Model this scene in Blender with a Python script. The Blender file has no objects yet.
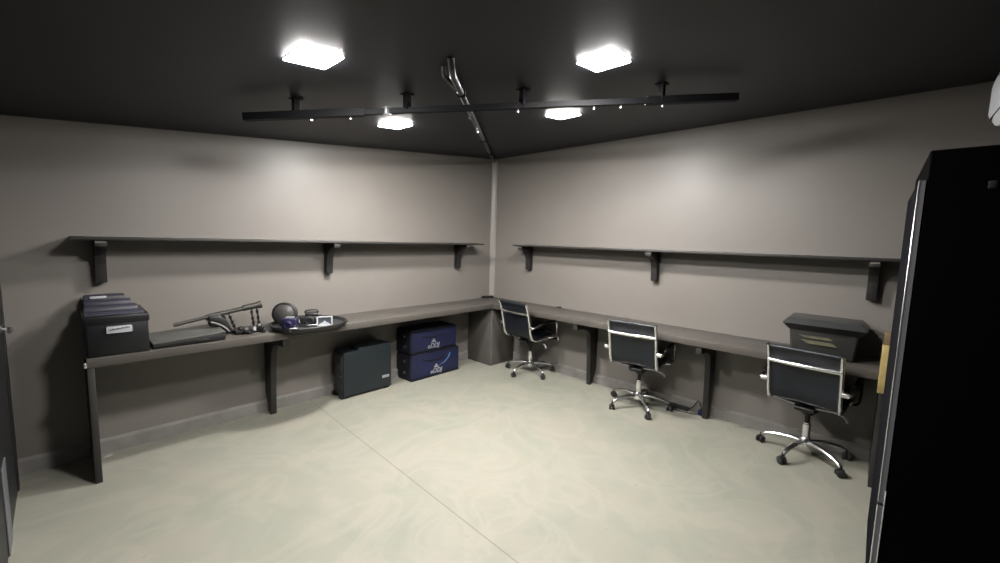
import bpy, bmesh, math, random
from math import pi, sin, cos, radians, atan2
from mathutils import Vector, Matrix

random.seed(7)
sc = bpy.context.scene
COL = sc.collection

# ------------------------------------------------------------------ materials
K = 2.7
def mat(name, col, rough=.5, metal=0., var=0., scale=6., bump=0., bscale=60., spec=.36, col2=None):
    col = tuple(c/(1.15 if metal > .5 else K) for c in col)
    m = bpy.data.materials.new(name); m.use_nodes = True
    nt = m.node_tree; b = nt.nodes['Principled BSDF']
    b.inputs['Base Color'].default_value = (*col, 1)
    b.inputs['Roughness'].default_value = rough
    b.inputs['Metallic'].default_value = metal
    b.inputs['Specular IOR Level'].default_value = spec
    tc = nt.nodes.new('ShaderNodeTexCoord')
    if var or col2:
        n = nt.nodes.new('ShaderNodeTexNoise'); n.inputs['Scale'].default_value = scale
        n.inputs['Detail'].default_value = 6
        nt.links.new(tc.outputs['Object'], n.inputs['Vector'])
        r = nt.nodes.new('ShaderNodeValToRGB')
        r.color_ramp.elements[0].position = .3; r.color_ramp.elements[1].position = .7
        c2 = col2 or tuple(min(1, c*(1+var)) for c in col)
        c1 = col if col2 else tuple(c*(1-var) for c in col)
        r.color_ramp.elements[0].color = (*c1, 1); r.color_ramp.elements[1].color = (*c2, 1)
        nt.links.new(n.outputs['Fac'], r.inputs['Fac']); nt.links.new(r.outputs['Color'], b.inputs['Base Color'])
    if bump:
        n2 = nt.nodes.new('ShaderNodeTexNoise'); n2.inputs['Scale'].default_value = bscale
        n2.inputs['Detail'].default_value = 4
        nt.links.new(tc.outputs['Object'], n2.inputs['Vector'])
        bp = nt.nodes.new('ShaderNodeBump'); bp.inputs['Strength'].default_value = bump
        bp.inputs['Distance'].default_value = .01
        nt.links.new(n2.outputs['Fac'], bp.inputs['Height']); nt.links.new(bp.outputs['Normal'], b.inputs['Normal'])
    return m

def emit(name, col, s):
    m = bpy.data.materials.new(name); m.use_nodes = True
    b = m.node_tree.nodes['Principled BSDF']
    b.inputs['Base Color'].default_value = (.8, .8, .8, 1)
    b.inputs['Emission Color'].default_value = (*col, 1)
    b.inputs['Emission Strength'].default_value = s
    return m

def floor_mat():
    m = bpy.data.materials.new('polished_concrete'); m.use_nodes = True
    nt = m.node_tree; L = nt.links; b = nt.nodes['Principled BSDF']
    N = nt.nodes.new
    tc = N('ShaderNodeTexCoord')
    n1 = N('ShaderNodeTexNoise'); n1.inputs['Scale'].default_value = 1.5; n1.inputs['Detail'].default_value = 8
    n1.inputs['Roughness'].default_value = .62; n1.inputs['Distortion'].default_value = 1.6
    n2 = N('ShaderNodeTexNoise'); n2.inputs['Scale'].default_value = 1.7; n2.inputs['Detail'].default_value = 4
    n2.inputs['Distortion'].default_value = 2.2
    n3 = N('ShaderNodeTexNoise'); n3.inputs['Scale'].default_value = 26; n3.inputs['Detail'].default_value = 3
    for n in (n1, n2, n3): L.new(tc.outputs['Object'], n.inputs['Vector'])
    r1 = N('ShaderNodeValToRGB'); e = r1.color_ramp.elements
    e[0].position = .34; e[0].color = (0.1426, 0.1463, 0.1178, 1)
    e[1].position = .68; e[1].color = (0.1722, 0.1619, 0.1322, 1)
    x = e.new(.52); x.color = (0.1600, 0.1585, 0.1296, 1)
    L.new(n1.outputs['Fac'], r1.inputs['Fac'])
    # pale trowel swirls
    r2 = N('ShaderNodeValToRGB'); e = r2.color_ramp.elements
    e[0].position = .44; e[0].color = (0, 0, 0, 1); e[1].position = .66; e[1].color = (0, 0, 0, 1)
    x = e.new(.545); x.color = (1, 1, 1, 1)
    L.new(n2.outputs['Fac'], r2.inputs['Fac'])
    mx = N('ShaderNodeMixRGB'); mx.inputs['Color2'].default_value = (0.2111, 0.1970, 0.1654, 1)
    mm = N('ShaderNodeMath'); mm.operation = 'MULTIPLY'; mm.inputs[1].default_value = .34
    L.new(r2.outputs['Color'], mm.inputs[0]); L.new(mm.outputs[0], mx.inputs['Fac'])
    L.new(r1.outputs['Color'], mx.inputs['Color1'])
    # small dark specks
    r3 = N('ShaderNodeValToRGB'); e = r3.color_ramp.elements
    e[0].position = .70; e[0].color = (0, 0, 0, 1); e[1].position = .78; e[1].color = (1, 1, 1, 1)
    L.new(n3.outputs['Fac'], r3.inputs['Fac'])
    mx2 = N('ShaderNodeMixRGB'); mx2.inputs['Color2'].default_value = (0.1126, 0.0915, 0.0704, 1)
    m3 = N('ShaderNodeMath'); m3.operation = 'MULTIPLY'; m3.inputs[1].default_value = .6
    L.new(r3.outputs['Color'], m3.inputs[0]); L.new(m3.outputs[0], mx2.inputs['Fac'])
    L.new(mx.outputs['Color'], mx2.inputs['Color1'])
    # saw-cut joint running away from the camera side
    sp = N('ShaderNodeSeparateXYZ'); L.new(tc.outputs['Object'], sp.inputs[0])
    a = N('ShaderNodeMath'); a.operation = 'MULTIPLY_ADD'; a.inputs[1].default_value = -.042; a.inputs[2].default_value = 2.475
    L.new(sp.outputs['Y'], a.inputs[0])
    s = N('ShaderNodeMath'); s.operation = 'ADD'; L.new(sp.outputs['X'], s.inputs[0]); L.new(a.outputs[0], s.inputs[1])
    ab = N('ShaderNodeMath'); ab.operation = 'ABSOLUTE'; L.new(s.outputs[0], ab.inputs[0])
    lt = N('ShaderNodeMath'); lt.operation = 'LESS_THAN'; lt.inputs[1].default_value = .0045; L.new(ab.outputs[0], lt.inputs[0])
    m4 = N('ShaderNodeMath'); m4.operation = 'MULTIPLY'; m4.inputs[1].default_value = .5; L.new(lt.outputs[0], m4.inputs[0])
    mx3 = N('ShaderNodeMixRGB'); mx3.inputs['Color2'].default_value = (0.0704, 0.0633, 0.0493, 1)
    L.new(m4.outputs[0], mx3.inputs['Fac']); L.new(mx2.outputs['Color'], mx3.inputs['Color1'])
    L.new(mx3.outputs['Color'], b.inputs['Base Color'])
    b.inputs['Roughness'].default_value = .55; b.inputs['Specular IOR Level'].default_value = .2
    return m

M = {}
M['wall'] = mat('taupe_wall_paint', (.360, .330, .296), .43, var=.03, scale=2.2, bump=.06, bscale=14, spec=.36)
M['ceil'] = mat('black_ceiling_paint', (.0112, .0140, .0255), .5, var=.08, scale=3)
M['floor'] = floor_mat()
M['curb'] = mat('grey_plinth', (.40, .38, .35), .6, var=.14, scale=9)
M['walldk'] = mat('low_bounce_dark_wall', (.045, .043, .042), .5, var=.05, scale=2.2)  # dark colour chosen to cut bounce light from the left and unseen front walls
M['trim'] = mat('lit_corner_trim', (.47, .44, .40), .35)  # wall colour lightened, as if lit from both sides
M['desk'] = mat('dark_taupe_laminate', (.150, .135, .118), .42, var=.08, scale=5)
M['deskleg'] = mat('dark_leg_board', (.045, .041, .038), .5, var=.08, scale=6)
M['panel'] = mat('corner_panel_laminate', (.16, .146, .132), .5, var=.10, scale=5)
M['shelf'] = mat('dark_shelf_board', (.055, .051, .047), .5, var=.08)
M['brk'] = mat('dark_bracket_board', (.034, .032, .032), .5)
M['palechip'] = mat('pale_cut_edge', (.35, .33, .30), .6)
M['chrome'] = mat('chrome', (.95, .95, .95), .2, 1.)
M['dchrome'] = mat('worn_steel', (.45, .45, .46), .3, 1.)
M['leather'] = mat('black_leatherette', (.014, .019, .027), .42, var=.15, scale=14, bump=.05, bscale=200)
M['black'] = mat('black_plastic', (.014, .014, .015), .42)
M['dkgrey'] = mat('dark_grey_plastic', (.045, .047, .049), .38)
M['rail'] = mat('dark_rail_paint', (.008, .008, .010), .6, spec=.12)
M['pipe'] = mat('grey_pipe', (.10, .10, .105), .35, .4)
M['light_frame'] = mat('white_lamp_frame', (.7, .7, .7), .4)
M['led'] = emit('led_diffuser', (1.0, .975, .95), 640)
M['led_b'] = emit('led_diffuser_bright', (1.0, .975, .95), 1120)
M['case'] = mat('dark_teal_grey_case', (.028, .040, .047), .4, var=.06)
M['caseend'] = mat('scuffed_grey_end', (.085, .092, .098), .5, var=.75, scale=40)
M['blue'] = mat('navy_blue_bag_nylon', (.018, .023, .088), .5, var=.2, scale=10)
M['bluedk'] = mat('dark_navy_bag_side', (.009, .010, .024), .6)
M['white'] = mat('white_print', (.75, .76, .80), .5)
M['print'] = mat('grey_white_print', (.50, .51, .57), .6)
M['bluepr'] = mat('light_blue_print', (.12, .28, .60), .5)
M['silver'] = mat('silver_plate', (.55, .57, .60), .32, .8)
M['crate'] = mat('black_crate_plastic', (.008, .009, .011), .42)
M['cratelid'] = mat('violet_grey_lid', (.058, .058, .085), .5, var=.12, scale=8)
M['ink'] = mat('dark_label_ink', (.03, .03, .035), .6)
M['flatbase'] = mat('black_case_base', (.006, .006, .006), .6)
M['flat'] = mat('grey_green_flat_lid', (.145, .147, .132), .36)
M['rig'] = mat('rig_tube_finish', (.075, .072, .062), .4, .3)
M['ball'] = mat('smoky_lens', (.12, .115, .108), .35)
M['violet'] = mat('violet_blue_body', (.030, .027, .085), .35)
M['scrdark'] = mat('screen_dark', (.10, .12, .14), .25)
M['tub'] = mat('charcoal_tub_plastic', (.070, .073, .074), .34)
M['tubbody'] = mat('smoky_tub_body', (.058, .057, .053), .38)
M['paper'] = mat('olive_strip_tone', (.19, .18, .11), .6, var=.3, scale=14)
M['pine'] = mat('yellow_pine', (.66, .50, .19), .55, var=.15, scale=12)
M['pineshade'] = mat('shaded_pine_brown', (.27, .18, .085), .6, var=.12, scale=12)
M['cabinet'] = mat('black_cabinet_lacquer', (.0012, .0012, .0016), .7, spec=.03)
M['cabdoor'] = mat('dark_door_face', (.022, .022, .025), .9, spec=.0)
M['edgeband'] = mat('grey_edge_band', (.30, .30, .33), .4)
M['alu'] = mat('aluminium_strip', (.85, .85, .86), .25, .85)
M['ac'] = mat('white_ac_plastic', (.80, .82, .84), .35)
M['acvent'] = mat('grey_ac_vent', (.22, .22, .23), .5)
M['doorleaf'] = mat('dark_door_leaf', (.020, .020, .022), .45)
M['doorframe'] = mat('pale_grey_door_strip', (.30, .31, .33), .4, .3)
M['bluedark'] = mat('dark_blue_plug', (.012, .014, .06), .4)
M['paperw'] = mat('white_paper', (.8, .8, .78), .7)

# ------------------------------------------------------------------ mesh helpers
def box(bm, x0, x1, y0, y1, z0, z1, bev=0., seg=2, xf=None):
    t = bmesh.new()
    v = [t.verts.new((x, y, z)) for x in (x0, x1) for y in (y0, y1) for z in (z0, z1)]
    for f in ((0,1,3,2),(4,6,7,5),(0,4,5,1),(2,3,7,6),(0,2,6,4),(1,5,7,3)): t.faces.new([v[i] for i in f])
    t.normal_update()
    if bev: bmesh.ops.bevel(t, geom=t.edges[:], offset=bev, segments=seg, profile=.5, affect='EDGES')
    if xf: bmesh.ops.transform(t, matrix=xf, verts=t.verts[:])
    merge(bm, t)

def merge(bm, t):
    me = bpy.data.meshes.new('tmp'); t.to_mesh(me); t.free(); bm.from_mesh(me); bpy.data.meshes.remove(me)

def smooth_path(pts, n=6):
    P = [Vector(p) for p in pts]
    if len(P) < 3: return P
    out = []
    for i in range(len(P)-1):
        p0 = P[max(i-1, 0)]; p1 = P[i]; p2 = P[i+1]; p3 = P[min(i+2, len(P)-1)]
        for k in range(n):
            t = k/n
            out.append(.5*((2*p1)+(p2-p0)*t+(2*p0-5*p1+4*p2-p3)*t*t+(3*p1-p0-3*p2+p3)*t**3))
    out.append(P[-1]); return out

def tube(bm, pts, r, seg=10, smooth=0, flat=1.):
    P = smooth_path(pts, smooth) if smooth else [Vector(p) for p in pts]
    R = r if isinstance(r, (list, tuple)) else [r]*len(P)
    if len(R) != len(P): R = [R[0]+(R[-1]-R[0])*i/(len(P)-1) for i in range(len(P))]
    rings = []; up = None
    for i, p in enumerate(P):
        d = (P[min(i+1, len(P)-1)]-P[max(i-1, 0)]).normalized()
        if up is None:
            up = Vector((0,0,1)) if abs(d.z) < .9 else Vector((1,0,0))
        s = d.cross(up).normalized(); up = s.cross(d).normalized()
        rings.append([bm.verts.new(p+(s*cos(2*pi*k/seg)+up*sin(2*pi*k/seg)*flat)*R[i]) for k in range(seg)])
    for a, b in zip(rings, rings[1:]):
        for k in range(seg): bm.faces.new((a[k], a[(k+1)%seg], b[(k+1)%seg], b[k]))
    bm.faces.new(rings[0][::-1]); bm.faces.new(rings[-1])

def lathe(bm, prof, seg=28, xf=None):
    t = bmesh.new(); rings = []
    for r, z in prof:
        if r < 1e-5: rings.append([t.verts.new((0,0,z))])
        else: rings.append([t.verts.new((r*cos(2*pi*k/seg), r*sin(2*pi*k/seg), z)) for k in range(seg)])
    for a, b in zip(rings, rings[1:]):
        for k in range(seg):
            k2 = (k+1) % seg
            if len(a) == 1 and len(b) > 1: t.faces.new((a[0], b[k], b[k2]))
            elif len(b) == 1 and len(a) > 1: t.faces.new((a[k], b[0], a[k2]))
            elif len(a) > 1: t.faces.new((a[k], a[k2], b[k2], b[k]))
    if len(rings[0]) > 1: t.faces.new(rings[0][::-1])
    if len(rings[-1]) > 1: t.faces.new(rings[-1])
    if xf: bmesh.ops.transform(t, matrix=xf, verts=t.verts[:])
    merge(bm, t)

def prism(bm, pts, axis, a, b, bev=0., xf=None):
    # outline pts in the two remaining axes (kept in x,y,z order), extruded along axis from a to b
    t = bmesh.new()
    def v(p, q):
        if axis == 'x': return (q, p[0], p[1])
        if axis == 'y': return (p[0], q, p[1])
        return (p[0], p[1], q)
    A = [t.verts.new(v(p, a)) for p in pts]; B = [t.verts.new(v(p, b)) for p in pts]
    t.faces.new(A); t.faces.new(B[::-1])
    n = len(pts)
    for i in range(n): t.faces.new((A[i], B[i], B[(i+1)%n], A[(i+1)%n]))
    bmesh.ops.recalc_face_normals(t, faces=t.faces[:])
    if bev: bmesh.ops.bevel(t, geom=t.edges[:], offset=bev, segments=2, profile=.5, affect='EDGES')
    if xf: bmesh.ops.transform(t, matrix=xf, verts=t.verts[:])
    merge(bm, t)

def obj(name, bm, m, parent=None, smooth=True):
    bmesh.ops.recalc_face_normals(bm, faces=bm.faces[:])
    me = bpy.data.meshes.new(name); bm.to_mesh(me); bm.free()
    o = bpy.data.objects.new(name, me); COL.objects.link(o)
    me.materials.append(m)
    if smooth:
        me.polygons.foreach_set('use_smooth', [True]*len(me.polygons))
        try: me.set_sharp_from_angle(angle=radians(38))
        except Exception: pass
    if parent: o.parent = parent
    return o

def tag(o, label, cat, group=None):
    o['label'] = label; o['category'] = cat
    if group: o['group'] = group
    return o

def thing(name, label, cat, loc=(0,0,0), rz=0, group=None, rot=None):
    o = bpy.data.objects.new(name, None); COL.objects.link(o)
    o.empty_display_size = .05
    o.location = loc; o.rotation_euler = rot or (0, 0, rz)
    return tag(o, label, cat, group)

def struct(name, bm, m, parent=None):
    o = obj(name, bm, m, parent, False); o['kind'] = 'structure'; return o

def one(fn, *a, **k):
    bm = bmesh.new(); fn(bm, *a, **k); return bm

def copy_thing(o, loc, rz, label):
    r = o.copy(); COL.objects.link(r); r.location = loc; r.rotation_euler = (0, 0, rz); r['label'] = label
    def kids(src, dst):
        for c in src.children:
            d = c.copy(); COL.objects.link(d); d.parent = dst; kids(c, d)
    kids(o, r); return r

def RZ(a): return Matrix.Rotation(a, 4, 'Z')
def RX(a): return Matrix.Rotation(a, 4, 'X')
def RY(a): return Matrix.Rotation(a, 4, 'Y')
def T(x, y, z): return Matrix.Translation((x, y, z))

# ------------------------------------------------------------------ room (corner of the two long walls at the origin)
XL, YR = -4.275, -4.40
def CZ(x, y): return 2.6214+.098*x-.0018*y
struct('floor', one(box, XL-.1, .1, YR-.1, .1, -.1, 0), M['floor'])
bm = bmesh.new()
lo = [bm.verts.new((x, y, CZ(x, y))) for x, y in ((XL-.1, YR-.1), (.1, YR-.1), (.1, .1), (XL-.1, .1))]
hi = [bm.verts.new((v.co.x, v.co.y, v.co.z+.1)) for v in lo]
bm.faces.new(lo); bm.faces.new(hi[::-1])
for i in range(4): bm.faces.new((lo[i], hi[i], hi[(i+1)%4], lo[(i+1)%4]))
struct('ceiling', bm, M['ceil'])
def wall(name, axis, a, b, u0, u1, m='wall'):
    if axis == 'y': pts = [(u0, 0), (u1, 0), (u1, CZ(u1, a)), (u0, CZ(u0, a))]
    else: pts = [(u0, 0), (u1, 0), (u1, CZ(a, u1)), (u0, CZ(a, u0))]
    return struct(name, one(prism, pts, axis, a, b), M[m])
wall('wall_back', 'y', 0, .1, XL, 0)
wall('wall_right', 'x', 0, .1, YR, 0)
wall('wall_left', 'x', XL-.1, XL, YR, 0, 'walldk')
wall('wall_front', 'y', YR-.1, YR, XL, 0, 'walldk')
# low plinths at the foot of both long walls, sloped top
bm = one(prism, [(0, 0), (-.030, 0), (-.026, .085), (0, .10)], 'x', XL, 0)
struct('baseboard_back', bm, M['curb'])
bm = one(prism, [(0, 0), (-.030, 0), (-.026, .085), (0, .10)], 'y', YR, 0)
struct('baseboard_right', bm, M['curb'])
# vertical fillet in the corner, its lit look put into a paler colour
bm = one(prism, [(0, 0), (-.052, 0), (-.040, -.022), (-.022, -.040), (0, -.052)], 'z', .78, 2.60)
struct('trim_1', bm, M['trim'])

# dark door in the left wall
d = one(box, XL, XL+.012, -1.28, -.26, 0, 2.02, .004)
door = struct('door_1', d, M['doorleaf'])
bm = bmesh.new()
box(bm, XL+.012, XL+.018, -.97, -.80, 0, .43, .003)
struct('kick_strip', bm, M['doorframe'], door)
bm = bmesh.new()
lathe(bm, [(.026, 0), (.026, .010), (.012, .012)], 20, T(XL+.012, -.40, 1.0) @ RY(pi/2))
tube(bm, [(XL+.02, -.40, 1.0), (XL+.045, -.40, 1.0), (XL+.052, -.43, 1.0), (XL+.052, -.52, 1.0)], .010, 10)
struct('door_handle', bm, M['dchrome'], door)
bm = bmesh.new()
box(bm, XL, XL+.018, -.26, -.19, 0, 2.09, .004); box(bm, XL, XL+.018, -1.35, -1.28, 0, 2.09, .004)
box(bm, XL, XL+.018, -1.28, -.26, 2.02, 2.09, .004)
struct('door_frame', bm, M['doorleaf'], door)

# ------------------------------------------------------------------ ceiling lights
TILT = -math.atan(.098)
def ceiling_light(x, y, label, m='led'):
    loc = (x, y, CZ(x, y))
    t = thing('ceiling_light', label, 'ceiling light', loc, group='square panel lights on the ceiling', rot=(0, TILT, 0))
    bm = bmesh.new(); s = .0945
    for a in (0, 1, 2, 3): box(bm, -s, s, s-.006, s, -.002, .001, .0005, 1, RZ(a*pi/2))
    obj('frame', bm, M['light_frame'], t)
    bm = one(box, -.089, .089, -.089, .089, -.0055, -.001, .0015, 2)
    obj('diffuser', bm, M[m], t)
    return t
L0 = ceiling_light(-3.24, -2.02, 'lit square ceiling light, upper left of the four, nearest the door wall')
ceiling_light(-2.225, -2.83, 'lit square ceiling light, upper right of the four', 'led')
ceiling_light(-2.225, -1.075, 'lit square ceiling light just behind the left arm of the long rail', 'led_b')
ceiling_light(-1.448, -2.07, 'lit square ceiling light just behind the right arm of the long rail', 'led_b')

# ------------------------------------------------------------------ ceiling rails
A = Vector((-3.262, -1.150, 0)); B = Vector((-1.352, -3.190, 0))
def on(t, dz): p = A.lerp(B, t); return Vector((p.x, p.y, CZ(p.x, p.y)-dz))
rt = thing('ceiling_rail', 'long dark rail hanging across the ceiling on short stems, above the two inner lights', 'rail', on(.5, 0))
off = on(.5, 0)
def bar(bm, p, q, w, h):
    d = (q-p).normalized(); s = d.cross(Vector((0,0,1))).normalized(); u = s.cross(d)
    vs = []
    for c in (p, q):
        vs.append([bm.verts.new(c+s*a*w/2+u*b*h/2) for a, b in ((-1,-1),(1,-1),(1,1),(-1,1))])
    a, b = vs
    for i in range(4): bm.faces.new((a[i], a[(i+1)%4], b[(i+1)%4], b[i]))
    bm.faces.new(a[::-1]); bm.faces.new(b)
for a, b in ((0, .245), (.24, .565), (.56, .82), (.815, 1.0)):
    w = .040 if a in (0, .815) else .030
    bm = one(bar, on(a, .092)-off, on(b, .092)-off, w, w); obj('rail_section', bm, M['rail'], rt, False)
for t in (.105, .33, .565, .845):
    p = on(t, 0)-off
    bm = bmesh.new(); box(bm, p.x-.017, p.x+.017, p.y-.017, p.y+.017, p.z-.090, p.z+.001, .002, 1)
    box(bm, p.x-.03, p.x+.03, p.y-.03, p.y+.03, p.z-.006, p.z+.002, .001, 1)
    obj('stem', bm, M['rail'], rt, False)
for t in (.135, .215, .555, .71, .765, .85):
    p = on(t, .115)-off
    bm = bmesh.new(); lathe(bm, [(0, -.014), (.007, -.012), (.008, -.004), (.005, .004), (.005, .012)], 10, T(*p))
    b_ = obj('bolt', bm, M['chrome'], rt)
p = on(.29, .092)-off
bm = one(box, p.x-.020, p.x+.020, p.y-.020, p.y+.020, p.z-.024, p.z+.024, .003, 1)
obj('clamp', bm, M['silver'], rt)

ct = thing('ceiling_conduit', 'thin dark pipe along the ceiling running from the rail into the room corner', 'pipe', (-1.3, -1.13, CZ(-1.3, -1.13)))
o0 = Vector(ct.location)
def cc(x, y, dz): return Vector((x, y, CZ(x, y)-dz))-o0
bm = bmesh.new()
tube(bm, [cc(-2.80, -2.40, .0), cc(-2.785, -2.39, .035), cc(-2.74, -2.345, .05), cc(-1.65, -1.41, .050), cc(-.57, -.480, .050), cc(-.05, -.044, .030)], .0165, 10)
obj('pipe', bm, M['pipe'], ct)
bm = bmesh.new()
tube(bm, [cc(-2.76, -2.30, .0), cc(-2.745, -2.29, .035), cc(-2.70, -2.27, .050), cc(-2.62, -2.22, .052), cc(-2.55, -2.185, .052)], .011, 8, 4)
obj('side_strand', bm, M['pipe'], ct)
for x, y, d in ((-2.52, -2.156, .05), (-1.40, -1.195, .05), (-.75, -.635, .05)):
    p = cc(x, y, d); bm = bmesh.new()
    box(bm, -.010, .010, -.024, .024, -.020, .018, .003, 1, T(*p) @ RZ(atan2(.87, 1)))
    box(bm, -.005, .005, -.005, .005, .0, d+.002, 0, 1, T(*p))
    obj('pipe_clip', bm, M['rail'], ct, False)
for x, y, d in ((-2.20, -1.882, .082), (-1.85, -1.582, .082)):
    p = cc(x, y, d); bm = one(lathe, [(0, -.012), (.008, -.01), (.008, .006), (.004, .036)], 10, T(*p)); obj('bolt', bm, M['chrome'], ct)

# ------------------------------------------------------------------ desks
DT, DU, DD = .78, .722, .458
def leg_outline(u):  # u: outward direction sign handled by caller; (distance from wall, z)
    return [(.002, DU), (.445, DU), (.445, DU-.062), (.300, DU-.075), (.215, DU-.105), (.170, DU-.17), (.155, DU-.28),
            (.140, .22), (.128, 0), (.105, 0), (.075, .035), (.045, .085), (.032, .13), (.002, .16)]
ld = thing('left_desk', 'long dark wall desk along the left wall, carrying the crate and the camera gear', 'desk', (-2.0, 0, 0))
ld.name = 'wall_desk'
bm = one(box, -1.945, 1.999, -DD, -.001, DU, DT, .004)
obj('desktop', bm, M['desk'], ld)
bm = one(prism, [(-.001, 0), (-.001, DU), (-DD+.004, DU), (-DD-.012, 0)], 'x', -1.945, -1.912, .002)
ep = obj('end_panel', bm, M['deskleg'], ld)
bm = one(box, -1.958, -1.944, -DD-.004, -DD+.03, DU+.005, DU+.035, .003)
obj('corner_cap', bm, M['silver'], ld)['label'] = 'small shiny corner cap'
bm = one(prism, [(-a, z) for a, z in leg_outline(1)], 'x', -.845, -.800, .002)
obj('leg', bm, M['deskleg'], ld)

rd = thing('wall_desk', 'long dark wall desk along the right wall, with the three chairs pulled up to it', 'desk', (0, -2.2, 0))
def rY(y): return y+2.2
bm = one(box, -DD, -.001, rY(-3.985), rY(-DD-.0005), DU, DT, .004)
obj('desktop', bm, M['desk'], rd)
for y in (-1.63, -2.83):
    bm = one(prism, [(-a, z) for a, z in leg_outline(1)], 'y', rY(y-.022), rY(y+.022), .002)
    obj('leg', bm, M['deskleg'], rd)
bm = one(prism, [(-.001, 0), (-.001, DU), (-DD+.004, DU), (-DD-.004, 0)], 'y', rY(-3.978), rY(-3.940), .002)
obj('end_panel', bm, M['deskleg'], rd)
# boxed-in corner under the desks
cb = thing('corner_box', 'boxed-in brown panel column under the desk in the room corner', 'panel', (-.22, -.22, 0))
bm = one(box, -DD+.012+.22, -DD+.032+.22, -DD+.032+.22, .189, 0, DU-.001, .002); obj('side_panel', bm, M['panel'], cb)
bm = one(box, -DD+.032+.22, .189, -DD+.012+.22, -DD+.032+.22, 0, DU-.001, .002); obj('side_panel', bm, M['panel'], cb)
bm = one(lathe, [(.019, 0), (.019, DU-.001)], 16, T(-DD+.03+.22, -DD+.03+.22, 0)); obj('corner_post', bm, M['panel'], cb)

# ------------------------------------------------------------------ wall shelves
SZ = 1.506
def bracket_pts():
    return [(.001, SZ-.018), (.225, SZ-.018), (.225, SZ-.060), (.170, SZ-.070), (.125, SZ-.090), (.090, SZ-.125), (.070, SZ-.180), (.062, 1.20), (.001, 1.20)]
s1 = thing('wall_shelf', 'long dark shelf on three brackets high on the left wall', 'shelf', (-2.2, 0, 0))
bm = one(box, -3.968+2.2, -.415+2.2, -.25, -.001, SZ-.018, SZ, .002); obj('shelf_board', bm, M['shelf'], s1)
for x in (-3.835, -2.281, -.655):
    b_ = obj('bracket', one(prism, [(-a, z) for a, z in bracket_pts()], 'x', x+2.2-.029, x+2.2+.029, .002), M['brk'], s1)
    obj('end_cap', one(box, x+2.2-.026, x+2.2+.026, -.2275, -.2245, SZ-.038, SZ-.020), M['palechip'], b_)
s2 = thing('wall_shelf', 'long dark shelf on three brackets high on the right wall', 'shelf', (0, -2.2, 0))
bm = one(box, -.25, -.001, -4.02+2.2, -.575+2.2, SZ-.018, SZ, .002); obj('shelf_board', bm, M['shelf'], s2)
for y in (-.668, -2.255, -3.845):
    b_ = obj('bracket', one(prism, [(-a, z) for a, z in bracket_pts()], 'y', y+2.2-.029, y+2.2+.029, .002), M['brk'], s2)
    obj('end_cap', one(box, -.2275, -.2245, y+2.2-.026, y+2.2+.026, SZ-.038, SZ-.020), M['palechip'], b_)

# ------------------------------------------------------------------ office chairs
def sling(bm, pts, hw, th, bulge=0.):
    P = smooth_path([(x, 0, z) for x, z in pts], 5); n = 8
    grid = []
    for i, p in enumerate(P):
        d = (P[min(i+1, len(P)-1)]-P[max(i-1, 0)]).normalized(); nr = Vector((-d.z, 0, d.x))
        row = []
        for k in range(n+1):
            y = -hw+2*hw*k/n; c = p - nr*bulge*(1-(y/hw)**2)
            e = th*(.55 if k in (0, n) else 1.)
            row.append((bm.verts.new(c+Vector((0, y, 0))+nr*e/2), bm.verts.new(c+Vector((0, y, 0))-nr*e/2)))
        grid.append(row)
    m = len(P)
    for i in range(m-1):
        for k in range(n):
            bm.faces.new([grid[i][k][0], grid[i][k+1][0], grid[i+1][k+1][0], grid[i+1][k][0]])
            bm.faces.new([grid[i][k][1], grid[i+1][k][1], grid[i+1][k+1][1], grid[i][k+1][1]])
        for k in (0, n): bm.faces.new([grid[i][k][0], grid[i+1][k][0], grid[i+1][k][1], grid[i][k][1]])
    for i in (0, m-1):
        for k in range(n): bm.faces.new([grid[i][k][0], grid[i][k+1][0], grid[i][k+1][1], grid[i][k][1]])

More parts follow.
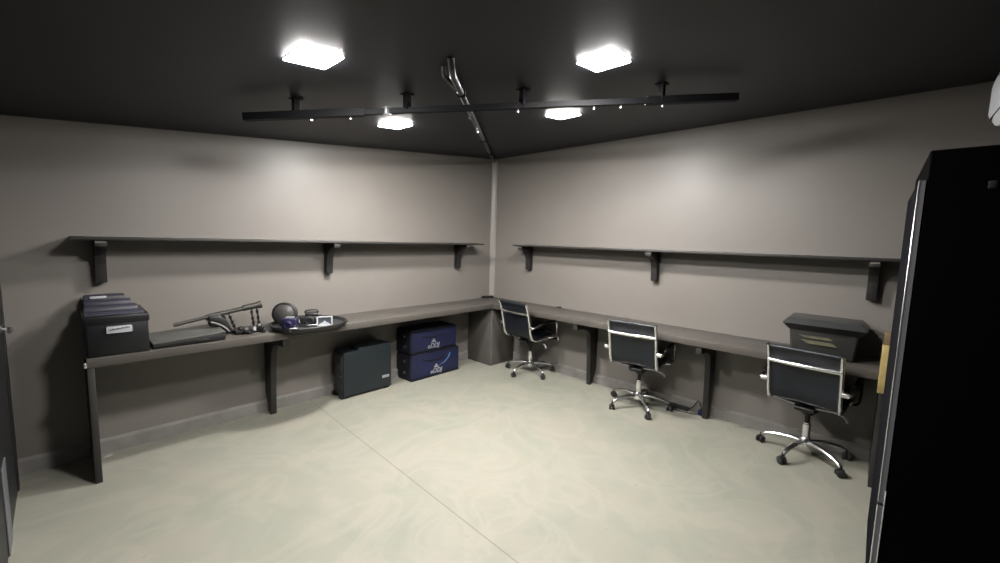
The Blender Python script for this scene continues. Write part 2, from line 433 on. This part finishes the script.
def nar(bm, k=.90):
    bmesh.ops.scale(bm, vec=(1, k, 1), verts=bm.verts[:]); return bm
SEAT = [(.255, .395), (.245, .43), (.20, .455), (.08, .452), (-.06, .442), (-.15, .448), (-.195, .468)]
BACK = [(-.198, .470), (-.225, .52), (-.243, .60), (-.262, .69), (-.290, .79), (-.318, .855)]
def build_chair(label, loc, rz, star):
    t = thing('office_chair', label, 'office chair', loc, rz, 'office chairs at the right wall desk')
    bm = bmesh.new(); sling(bm, SEAT, .222, .026, .012); obj('seat', nar(bm), M['leather'], t)
    bm = bmesh.new(); sling(bm, BACK, .222, .022, .014)
    br = obj('backrest', nar(bm), M['leather'], t)
    bm = bmesh.new(); tube(bm, [(-.318, -.235, .857), (-.320, 0, .858), (-.318, .235, .857)], .0165, 10)
    obj('head_roll', nar(bm), M['leather'], br)
    for s in (-1, 1):
        bm = bmesh.new()
        pts = [(.262, s*.232, .398), (.248, s*.232, .436), (.20, s*.232, .458), (.08, s*.232, .454), (-.06, s*.232, .444), (-.15, s*.232, .446),
               (-.200, s*.232, .466), (-.230, s*.232, .52), (-.248, s*.232, .60), (-.268, s*.232, .69), (-.296, s*.232, .79), (-.326, s*.232, .868)]
        tube(bm, pts, .0165, 10, 4, 1.1); obj('side_rail', nar(bm), M['chrome'], t)
        bm = bmesh.new()
        tube(bm, [(-.252, s*.236, .600), (-.256, s*.275, .602), (-.235, s*.292, .606), (-.15, s*.292, .622), (.02, s*.292, .640), (.115, s*.292, .640),
                  (.150, s*.292, .615), (.156, s*.292, .555), (.150, s*.292, .490), (.125, s*.286, .462), (.075, s*.262, .454), (.06, s*.236, .452)], .0105, 8, 4)
        ar = obj('armrest', nar(bm), M['chrome'], t)
        bm = bmesh.new()
        tube(bm, [(-.17, s*.292, .624), (-.10, s*.292, .634), (.02, s*.292, .647), (.11, s*.292, .648)], .019, 10, 3, .75)
        obj('arm_pad', nar(bm), M['black'], ar)
        bm = bmesh.new()
        lathe(bm, [(0, -.004), (.019, 0), (.019, .040), (0, .044)], 14, T(-.254, s*.244, .602) @ RX(-s*pi/2)); obj('arm_joint', nar(bm), M['chrome'], ar)
    bm = bmesh.new(); tube(bm, [(-.292, -.232, .752), (-.302, -.10, .752), (-.305, 0, .752), (-.302, .10, .752), (-.292, .232, .752)], .0155, 10)
    obj('crossbar', nar(bm), M['chrome'], t)
    bm = bmesh.new(); tube(bm, [(.06, -.232, .432), (.06, 0, .415), (.06, .232, .432)], .012, 8)
    tube(bm, [(-.10, -.232, .430), (-.10, 0, .412), (-.10, .232, .430)], .012, 8); obj('seat_spreader', nar(bm), M['dchrome'], t)
    bm = bmesh.new(); prism(bm, [(-.15, .405), (-.13, .375), (-.05, .355), (.06, .360), (.10, .395), (.09, .420), (-.13, .422)], 'y', -.062, .062, .008)
    lathe(bm, [(.030, .325), (.036, .33), (.036, .362)], 18); obj('tilt_mechanism', bm, M['black'], t)
    bm = bmesh.new(); tube(bm, [(.02, -.05, .385), (.02, -.13, .382), (.015, -.205, .372)], .0055, 8); lv = obj('lever', bm, M['dchrome'], t)
    bm = bmesh.new(); tube(bm, [(.015, -.200, .374), (.012, -.222, .358), (.010, -.228, .335)], [.011, .008], 8); obj('lever_tip', bm, M['white'], lv)
    bm = bmesh.new(); lathe(bm, [(.026, .125), (.026, .250), (.022, .254), (.022, .262)], 20); obj('gas_cylinder', bm, M['chrome'], t)
    bm = bmesh.new(); lathe(bm, [(.017, .25), (.017, .335)], 16); obj('piston', bm, M['black'], t)
    bm = bmesh.new(); lathe(bm, [(.030, .072), (.040, .078), (.042, .135), (.034, .148), (.026, .15)], 22)
    ba = obj('star_base', bm, M['chrome'], t)
    for k in range(5):
        a = star+k*2*pi/5
        bm = bmesh.new(); c, s_ = cos(a), sin(a)
        tube(bm, [(c*q, s_*q, z) for q, z in ((.02, .112), (.10, .118), (.19, .108), (.25, .090), (.282, .068))], [.021, .013], 10, 4, .85)
        obj('spoke', bm, M['chrome'], ba)
        X = T(c*.287, s_*.287, 0) @ RZ(a+1.1)
        bm = bmesh.new(); tube(bm, [(c*.284, s_*.284, .082), (c*.286, s_*.286, .030)], .008, 8)
        box(bm, -.026, .020, -.008, .008, .026, .058, .006, 2, X)
        cs = obj('caster', bm, M['black'], ba)
        for y in (-.017, .017):
            bm = bmesh.new(); lathe(bm, [(0, -.0075), (.022, -.0075), (.0275, -.004), (.0275, .004), (.022, .0075), (0, .0075)], 18, X @ T(-.004, y, .0275) @ RX(pi/2))
            obj('caster_wheel', bm, M['dkgrey'], ba)
    return t
build_chair('black leatherette office chair with chrome frame nearest the room corner', (-.27, -.92, 0), radians(-4), radians(39))
build_chair('black leatherette office chair with chrome frame at the middle of the right desk', (-.305, -2.28, 0), radians(6), radians(1))
build_chair('black leatherette office chair with chrome frame in front of the lidded tub', (-.27, -3.575, 0), radians(-6), radians(22))

# ------------------------------------------------------------------ lidded crate on the left desk
ck = thing('storage_crate', 'black crate with ridged violet-grey lid and white label on left end of desk', 'crate', (-3.795, -.24, DT))
bm = one(box, -.143, .143, -.205, .215, .001, .205, .008); obj('body', bm, M['crate'], ck)
bm = bmesh.new(); box(bm, -.150, .150, -.212, .225, .200, .250, .008)
lid = obj('lid', bm, M['crate'], ck)
for i, (y0, z1) in enumerate(((-.17, .268), (-.07, .292), (.03, .316), (.13, .340))):
    bm = one(prism, [(y0, .245), (y0+.012, z1-.01), (y0+.030, z1), (y0+.085, z1), (y0+.094, .245)], 'x', -.144+.004*i, .132-.022*i, .005)
    obj('lid_ridge', bm, M['cratelid'], lid)
bm = one(box, -.055, .066, -.2165, -.2115, .142, .186, .006); lb = obj('label_plate', bm, M['white'], ck)
lb['label'] = 'white label plate'
bm = bmesh.new()
for i in range(9): box(bm, -.040+.0105*i, -.032+.0105*i, -.2185, -.2160, .161+.001*i, .167+.001*i+.002*(i % 2))
obj('label_writing', bm, M['ink'], lb)
bm = one(box, -.105, -.025, .134, .138, .318, .334, .002, 1); obj('label_plate', bm, M['white'], lid)

# ------------------------------------------------------------------ flat case
fc = thing('flat_case', 'flat dark case with grey-green top lying beside the black crate', 'case', (-3.43, -.25, DT))
bm = one(prism, [(-.205, 0), (.20, 0), (.205, .052), (-.205, .026)], 'y', -.185, .19, .006); obj('base', bm, M['flatbase'], fc)
bm = one(prism, [(-.205, .027), (.205, .053), (.206, .064), (-.205, .038)], 'y', -.180, .195, .005); obj('lid', bm, M['flat'], fc)
bm = one(box, .02, .10, -.194, -.183, .012, .030, .004); obj('catch', bm, M['black'], fc)

# ------------------------------------------------------------------ camera support rig
rg = thing('camera_rig', 'folded camera support rig with slanting tube on twin rods between flat case and tray', 'camera rig', (-3.10, -.22, DT))
def rp(x, y, z): return (x+3.10, y+.22, z-DT)
bm = bmesh.new()
tube(bm, [rp(-3.490, -.20, .884), rp(-3.26, -.20, .925)], .013, 12); obj('thin_tube', bm, M['rig'], rg)
bm = bmesh.new()
tube(bm, [rp(-3.30, -.20, .915), rp(-3.18, -.20, .938)], .021, 12)
tube(bm, [rp(-3.18, -.20, .938), rp(-3.04, -.20, .962)], .017, 12)
tube(bm, [rp(-3.05, -.20, .962), rp(-2.93, -.20, .980)], .024, 12)
lathe(bm, [(.030, 0), (.030, .022)], 16, T(*rp(-2.942, -.20, .979)) @ RY(pi/2-.16)); obj('main_tube', bm, M['rig'], rg)
for x, top, lean in ((-3.180, .935, .035), (-2.985, .968, .010)):
    for dx in (0, .040):
        bm = bmesh.new(); tube(bm, [rp(x+dx-.01, -.205, top), rp(x+dx+lean-.01, -.235, DT+.03)], .0065, 8)
        for q in (.25, .55, .8):
            z = top+(DT+.03-top)*q
            lathe(bm, [(.0105, -.012), (.0105, .012)], 10, T(*rp(x+dx+lean*q-.01, -.205-.03*q, z)))
        obj('rod', bm, M['black'], rg)
bm = bmesh.new()
prism(bm, [(-.190, .148), (-.115, .155), (-.075, .115), (-.05, .06), (-.02, .004), (-.085, .004), (-.108, .062), (-.180, .072)], 'y', -.03, .055, .012)
sd = obj('shoulder_pad', bm, M['black'], rg)
bm = bmesh.new(); tube(bm, [(-.178, -.034, .108), (-.14, -.036, .092), (-.10, -.036, .066), (-.060, -.036, .022)], .007, 8, 4); obj('pad_piping', bm, M['palechip'], sd)
bm = bmesh.new(); box(bm, -.035, .165, -.10, .02, 0, .028, .006); box(bm, .04, .07, -.14, .05, 0, .022, .005); box(bm, .135, .165, -.14, .05, 0, .022, .005)
bp = obj('base_plate', bm, M['black'], rg)
for x, y, z, r in ((.03, -.115, .030, .022), (.085, -.105, .034, .019), (.000, -.08, .045, .017), (.125, -.09, .045, .021), (.155, -.115, .026, .016)):
    bm = one(lathe, [(0, 0), (r*.8, .002), (r, .006), (r, .018), (r*.6, .024), (0, .024)], 14, T(x, y, z) @ RX(pi/2.4)); obj('knob', bm, M['chrome'] if x in (.085, .005) else M['black'], bp)

# ------------------------------------------------------------------ tray with camera gear
def oval(rx, ry, n=48, sq=2.6):
    out = []
    for k in range(n):
        a = 2*pi*k/n; c, s = cos(a), sin(a)
        out.append((rx*abs(c)**(2/sq)*(1 if c > 0 else -1), ry*abs(s)**(2/sq)*(1 if s > 0 else -1)))
    return out
tr = thing('equipment_tray', 'shallow black oval tray on the desk under the camera gear', 'tray', (-2.602, -.365, DT))
bm = bmesh.new()
levels = [(.86, .001), (.95, .010), (1.0, .030), (1.0, .038), (.965, .038), (.94, .020), (.0, .016)]
base = oval(.295, .240); rings = []
for s, z in levels:
    rings.append([bm.verts.new((x*max(s, .001), y*max(s, .001), z)) for x, y in base])
for a, b in zip(rings, rings[1:]):
    for k in range(len(base)): bm.faces.new((a[k], a[(k+1) % 48], b[(k+1) % 48], b[k]))
bm.faces.new(rings[0][::-1])
obj('dish', bm, M['dkgrey'], tr)
bm = one(tube, [(x*1.0, y*1.0, .038) for x, y in base+base[:1]], .006, 6); obj('rim', bm, M['black'], tr)
TZ = DT+.0185
# round lens
ln = thing('studio_lens', 'large round grey lens head with dark rim standing in the tray', 'lens', (-2.760, -.265, TZ))
aim = RZ(radians(-128))
Xl = T(0, 0, .096) @ aim @ RY(pi/2-.12)
bm = one(lathe, [(.055, -.10), (.070, -.095), (.092, -.03), (.096, .0), (.096, .024), (.088, .028), (.084, .018)], 32, Xl); obj('housing', bm, M['dkgrey'], ln)
bm = one(lathe, [(.085, .012), (.078, .032), (.055, .046), (.028, .053), (0, .055)], 32, Xl); obj('front_glass', bm, M['ball'], ln)
bm = one(box, -.045, .045, -.03, .03, 0, .022, .006, 2, aim); obj('foot', bm, M['black'], ln)
# small violet camera
vc = thing('small_camera', 'small violet-blue camera standing in front of the round lens', 'camera', (-2.785, -.435, TZ), radians(-38))
bm = one(box, -.055, .055, -.035, .035, 0, .088, .012, 3); obj('body', bm, M['violet'], vc)
bm = one(lathe, [(.030, 0), (.030, .030), (.024, .034), (.020, .026), (0, .024)], 22, T(0, -.034, .044) @ RX(pi/2)); obj('lens_barrel', bm, M['violet'], vc)
bm = one(box, -.030, .030, -.025, .025, .086, .099, .004); obj('top_plate', bm, M['silver'], vc)
bm = one(lathe, [(.010, 0), (.010, .010), (0, .011)], 12, T(.046, -.034, .03) @ RX(pi/2)); obj('button', bm, M['chrome'], vc)
# black camera
kc = thing('black_camera', 'black camera body with curved carry strap lying in the tray between lens and screen', 'camera', (-2.575, -.330, TZ), radians(-25))
bm = bmesh.new(); box(bm, -.100, .095, -.045, .055, 0, .070, .016, 3); box(bm, -.045, .055, -.035, .045, .060, .098, .014, 3); obj('body', bm, M['black'], kc)
bm = one(lathe, [(.036, 0), (.036, .035), (.033, .06), (.027, .062), (.024, .05), (0, .046)], 22, T(-.01, -.043, .040) @ RX(pi/2)); obj('lens_barrel', bm, M['dkgrey'], kc)
bm = one(tube, [(-.085, 0, .055), (-.092, -.045, .045), (-.075, -.085, .012), (-.02, -.112, .008), (.05, -.10, .008), (.08, -.06, .02), (.088, -.02, .05)], .006, 8, 5); obj('strap', bm, M['dchrome'], kc)
bm = one(tube, [(-.05, .02, .090), (-.03, .02, .112), (.04, .02, .114), (.06, .02, .092)], .007, 8, 4); obj('handle', bm, M['black'], kc)
# small white-framed screen
sn = thing('small_screen', 'small white-framed screen propped at the front right of the tray', 'screen', (-2.545, -.525, TZ), radians(-22), rot=(radians(-6), 0, radians(-22)))
bm = bmesh.new()
w, h = .062, .088
box(bm, -w, w, -.010, .006, .004, .016, .003, 1); box(bm, -w, w, -.010, .006, h-.012, h, .003, 1)
box(bm, -w, -w+.013, -.010, .006, .004, h, .003, 1); box(bm, w-.013, w, -.010, .006, .004, h, .003, 1)
obj('frame', bm, M['white'], sn)
sp_ = obj('panel', one(box, -w+.006, w-.006, -.004, .004, .010, h-.006), M['scrdark'], sn)
bm = one(prism, [(-.044, .016), (.044, .016), (.034, .030), (.016, .038), (.002, .052), (-.014, .038), (-.036, .030)], 'y', -.0062, -.0040); obj('picture', bm, M['white'], sp_)
bm = one(box, -.012, .012, .004, .028, 0, .05, .003); obj('stand', bm, M['black'], sn)
# small white box
wb = obj('white_case', one(box, -.030, .030, -.014, .014, 0, .026, .008, 3), M['white']); wb.location = (-2.80, -.540, TZ); wb.rotation_euler = (0, 0, radians(-10))
tag(wb, 'tiny white rounded case at the front rim of the tray', 'case')

# ------------------------------------------------------------------ dark case under the left desk
ec = thing('equipment_case', 'dark teal-grey hard case standing upright on the floor under the left desk', 'case', (-1.99, -.075, 0), radians(0))
bm = one(box, -.255, .262, -.168, .035, .018, .452, .010, 2); obj('shell', bm, M['case'], ec)
bm = one(box, -.262, -.252, -.150, .030, .03, .430, .006); en = obj('end_plate', bm, M['caseend'], ec)
for z in (.10, .20, .30, .39):
    obj('end_rib', one(box, -.267, -.261, -.140, .02, z, z+.02, .002, 1), M['caseend'], en)
bm = one(prism, [(-.110, .447), (-.095, .474), (.250, .474), (.258, .447)], 'y', -.160, .010, .005); obj('top_ridge', bm, M['case'], ec)
bm = one(box, .155, .235, -.170, -.164, .118, .146, .003); pl_ = obj('name_plate', bm, M['silver'], ec); pl_['label'] = 'small silver plate'
bm = one(box, .168, .222, -.1715, -.1695, .127, .137, .001, 1); obj('plate_inset', bm, M['dchrome'], pl_)
for x in (-.235, .215):
    for y in (-.135, .01):
        obj('foot', one(box, x-.025, x+.03, y-.02, y+.02, 0, .02, .005), M['black'], ec)
for y in (-.14, .012):
    obj('wheel', one(lathe, [(.008, -.012), (.026, -.010), (.026, .010), (.008, .012)], 16, T(-.262, y, .026) @ RX(pi/2)), M['black'], ec)

# ------------------------------------------------------------------ navy bags
def text_bm(s, size, shear=.25):
    cu = bpy.data.curves.new('t', 'FONT'); cu.body = s; cu.size = size; cu.shear = shear; cu.extrude = .0008; cu.align_x = 'CENTER'; cu.offset = .0014
    o = bpy.data.objects.new('t', cu); COL.objects.link(o)
    me = bpy.data.meshes.new_from_object(o.evaluated_get(bpy.context.evaluated_depsgraph_get()))
    bm = bmesh.new(); bm.from_mesh(me); bpy.data.objects.remove(o); bpy.data.meshes.remove(me)
    return bm
def bag(loc, rz, label, w, h, d, swoosh, lx):
    t = thing('equipment_bag', label, 'bag', loc, rz, 'navy equipment bags')
    bm = one(prism, [(-w, .012), (-w+.01, 0), (w-.01, 0), (w, .012), (w, h-.03), (w-.02, h), (-w+.02, h), (-w, h-.03)], 'y', -d+.006, d, .012)
    obj('body', bm, M['bluedk'], t)
    bm = one(box, -w+.012, w+.002, -d-.006, -d+.02, .014, h-.012, .010, 3); fp = obj('front_panel', bm, M['blue'], t)
    bm = one(box, -w+.004, w+.004, -d-.012, d+.004, 0, .014, .005); obj('base_trim', bm, M['black'], t)
    bm = one(tube, [(-w+.02, -d-.007, h-.022), (0, -d-.007, h-.018), (w-.01, -d-.007, h-.022)], .004, 8); obj('zip', bm, M['bluedk'], fp)
    bm = one(tube, [(-w+.16, -d-.010, h-.06), (-w+.18, -d-.012, h-.085), (0, -d-.016, h-.095), (.10, -d-.012, h-.085), (.115, -d-.010, h-.06)], .006, 8, 5); obj('front_handle', bm, M['bluedk'], t)
    for z in (h*.30, h*.72):
        bm = one(lathe, [(.012, 0), (.014, .006), (.014, .014), (.008, .018)], 12, T(-w-.002, -.05, z) @ RY(-pi/2)); obj('side_buckle', bm, M['dchrome'], t)
    bm = text_bm('eDDJ', .074); bmesh.ops.transform(bm, matrix=T(lx, -d-.0075, .036) @ RX(pi/2), verts=bm.verts[:]); obj('lettering', bm, M['print'], fp)
    bm = bmesh.new()
    for (x0, x1, z0, z1) in ((-.034, .034, .098, .110), (-.022, .022, .112, .122), (-.009, .009, .122, .138)):
        box(bm, lx+.005+x0, lx+.005+x1, -d-.0085, -d-.0055, z0, z1, .001, 1)
    obj('crest', bm, M['print'], fp)
    if swoosh:
        bm = bmesh.new(); tube(bm, [(lx+.05, -d-.006, .120), (lx+.12, -d-.006, .140), (lx+.175, -d-.006, .185), (lx+.20, -d-.006, .235)], [.005, .016], 8, 4, .25)
        obj('swoosh', bm, M['bluepr'], fp)
    return t
bag((-1.165, -.115, 0), 0, 'lower navy blue equipment bag on the floor with light blue swoosh print', .342, .296, .150, True, .0)
bag((-1.185, -.110, .296), radians(1.0), 'upper navy blue equipment bag stacked on the one with the swoosh', .325, .262, .150, False, -.02)

# ------------------------------------------------------------------ lidded tub on right desk
tb = thing('lidded_tub', 'charcoal plastic tub with overhanging lid on right desk behind the nearest chair', 'tub', (-.215, -3.615, DT))
def frus(bm, a, b, z0, z1, cx=0):
    v0 = [bm.verts.new((x*a[0], y*a[1], z0)) for x, y in ((-1,-1),(1,-1),(1,1),(-1,1))]
    v1 = [bm.verts.new((x*b[0], y*b[1], z1)) for x, y in ((-1,-1),(1,-1),(1,1),(-1,1))]
    bm.faces.new(v0[::-1]); bm.faces.new(v1)
    for i in range(4): bm.faces.new((v0[i], v0[(i+1)%4], v1[(i+1)%4], v1[i]))
bm = bmesh.new(); frus(bm, (.120, .180), (.138, .198), 0, .205); bmesh.ops.bevel(bm, geom=bm.edges[:], offset=.014, segments=3, profile=.5, affect='EDGES')
bd = obj('body', bm, M['tubbody'], tb)
bm = bmesh.new(); frus(bm, (.140, .200), (.180, .240), .185, .232); t2 = bmesh.new(); frus(t2, (.180, .240), (.150, .205), .232, .272); merge(bm, t2)
bmesh.ops.remove_doubles(bm, verts=bm.verts[:], dist=.0005)
bmesh.ops.bevel(bm, geom=[e for e in bm.edges], offset=.006, segments=2, profile=.5, affect='EDGES')
obj('lid', bm, M['tub'], tb)
bm = bmesh.new(); prism(bm, [(.12, .118), (-.06, .118), (-.085, .092), (.08, .092)], 'x', -.1365, -.1335)
lb = obj('olive_strip', bm, M['paper'], bd); lb['label'] = 'pale olive strip'
bm = bmesh.new(); prism(bm, [(.135, .150), (-.04, .150), (-.06, .132), (.10, .132)], 'x', -.139, -.1355); obj('olive_strip', bm, M['paper'], bd)  # two slanted olive strips on the front of the body

# pine board against the end of the right desk
pb = thing('pine_board', 'short yellow pine board fixed upright on the end of the right desk beside the cabinet', 'board', (-.490, -3.958, .655))
obj('board', one(box, -.030, .0315, -.032, .030, 0, .312, .004), M['pine'], pb)
obj('shaded_end', one(box, -.026, .0315, -.032, .026, .312, .395, .004), M['pineshade'], pb)  # upper part of the board, its shade put into the brown colour

# ------------------------------------------------------------------ power leads and small things
ps = thing('power_strip', 'small black power strip lying on the desk in the room corner', 'power strip', (-.125, -.045, DT), radians(-18))
obj('body', one(box, -.085, .085, -.020, .020, 0, .028, .006), M['black'], ps)
for x in (-.05, 0, .05): obj('socket', one(lathe, [(.014, 0), (.014, .003), (.011, .003), (.010, .001)], 14, T(x, 0, .027)), M['dkgrey'], ps)
cl = obj('cable_clip', one(box, -.012, .012, -.028, .028, 0, .018, .005), M['black']); cl.location = (-.03, -1.14, DT); tag(cl, 'tiny black cable clip on right desk against the wall near the corner chair', 'clip')
fl = thing('extension_lead', 'black extension lead with looped cable on the floor beside the desk leg', 'extension lead', (-.06, -2.56, 0))
obj('socket_block', one(box, -.022, .022, -.11, .09, 0, .036, .006), M['black'], fl)
obj('cable', one(tube, [(0, -.11, .02), (.0, -.15, .06), (.01, -.19, .12), (.01, -.22, .06), (.01, -.235, .02)], .005, 8, 6), M['black'], fl)
obj('cable', one(tube, [(-.005, .085, .02), (-.05, .02, .006), (-.06, -.08, .006), (-.04, -.17, .006), (0, -.215, .012)], .005, 8, 6), M['black'], fl)
obj('plug', one(box, -.028, .028, -.240, -.200, 0, .050, .006), M['bluedark'], fl)
pp = obj('paper_scrap', one(prism, [(-.022, -.012), (.01, -.018), (.024, .004), (-.004, .016)], 'z', 0, .004), M['paperw']); pp.location = (-3.865, -.085, 0); tag(pp, 'tiny white paper scrap on the floor beside the left desk end panel', 'paper scrap')

# ------------------------------------------------------------------ black cabinet
cx0, cx1, cy0, cy1, ch = -1.90, -1.04, -4.385, -3.965, 1.918
kb = thing('tall_cabinet', 'tall black cabinet with bright aluminium door edges at the right', 'cabinet', ((cx0+cx1)/2, (cy0+cy1)/2, 0))
ox, oy = (cx0+cx1)/2, (cy0+cy1)/2
bm = one(box, cx0-ox, cx1-ox, cy0-oy, cy1-oy, 0, ch, .004, 1); cbd = obj('carcass', bm, M['cabinet'], kb)
def cdoor(z0, z1):
    o = obj('door', one(box, cx0-ox, cx1-ox, cy1-oy+.001, cy1-oy+.019, z0, z1, .002, 1), M['cabdoor'], kb)
    obj('edge_band', one(box, cx0-ox-.0012, cx0-ox+.002, cy1-oy+.0015, cy1-oy+.0185, z0+.002, z1-.002), M['edgeband'], o)
    obj('edge_strip', one(box, cx0-ox-.0025, cx0-ox+.006, cy1-oy+.0165, cy1-oy+.0205, z0+.004, z1-.002, .001, 1), M['alu'], o)
    return o
cdoor(.58, 1.815); d2 = cdoor(.06, .572)
obj('edge_strip', one(box, cx0-ox-.003, cx0-ox+.004, cy1-oy-.001, cy1-oy+.003, .06, .635, .001, 1), M['alu'], d2)
obj('latch', one(box, cx0-ox-.010, cx0-ox, cy1-oy-.165, cy1-oy-.145, 1.775, 1.80, .003), M['dkgrey'], kb)

# ------------------------------------------------------------------ air conditioner on the right wall
ac = thing('air_conditioner', 'white wall air conditioner high above the black cabinet at the right edge', 'air conditioner', (-1.93, YR, 1.99))
prof = [(-.001, .02), (-.001, .31), (.13, .31), (.215, .298), (.252, .270), (.270, .235), (.270, .085), (.252, .045), (.190, .018)]
bm = bmesh.new(); n = len(prof); secs = []
for x, q in ((-.43, .66), (-.41, .82), (-.36, .93), (-.30, 1.0), (.30, 1.0), (.36, .93), (.41, .82), (.43, .66)):
    secs.append([bm.verts.new((x, py, .165+(pz-.165)*q)) for py, pz in prof])
for p_, q_ in zip(secs, secs[1:]):
    for k in range(n): bm.faces.new((p_[k], p_[(k+1)%n], q_[(k+1)%n], q_[k]))
bm.faces.new(secs[0][::-1]); bm.faces.new(secs[-1])
obj('housing', bm, M['ac'], ac)
obj('louvre', one(prism, [(.188, .014), (.253, .043), (.249, .049), (.183, .022)], 'x', -.29, .29), M['acvent'], ac)
obj('panel_seam', one(box, -.40, .40, .05, .2715, .083, .086), M['acvent'], ac)

# ------------------------------------------------------------------ world, camera, view
w = bpy.data.worlds.new('World'); sc.world = w; w.use_nodes = True
w.node_tree.nodes['Background'].inputs['Color'].default_value = (.02, .02, .025, 1)
cam = bpy.data.cameras.new('camera'); co = bpy.data.objects.new('camera', cam); COL.objects.link(co)
R = Vector((.67979487, -.73286562, .028052)); U = Vector((.05511835, .08919309, .99448809)); F = Vector((.73132817, .67450173, -.10102735))
Mx = Matrix((R, U, -F)).transposed().to_4x4(); Mx.translation = (-4.030, -3.8678, 1.5592)
co.matrix_world = Mx
cam.sensor_width = 36; cam.lens = 410.02/1000*36; cam.clip_start = .02
sc.camera = co
vs = sc.view_settings
vs.view_transform = 'Standard'; vs.look = 'None'; vs.gamma = 1; vs.use_curve_mapping = False; vs.exposure = -0.04
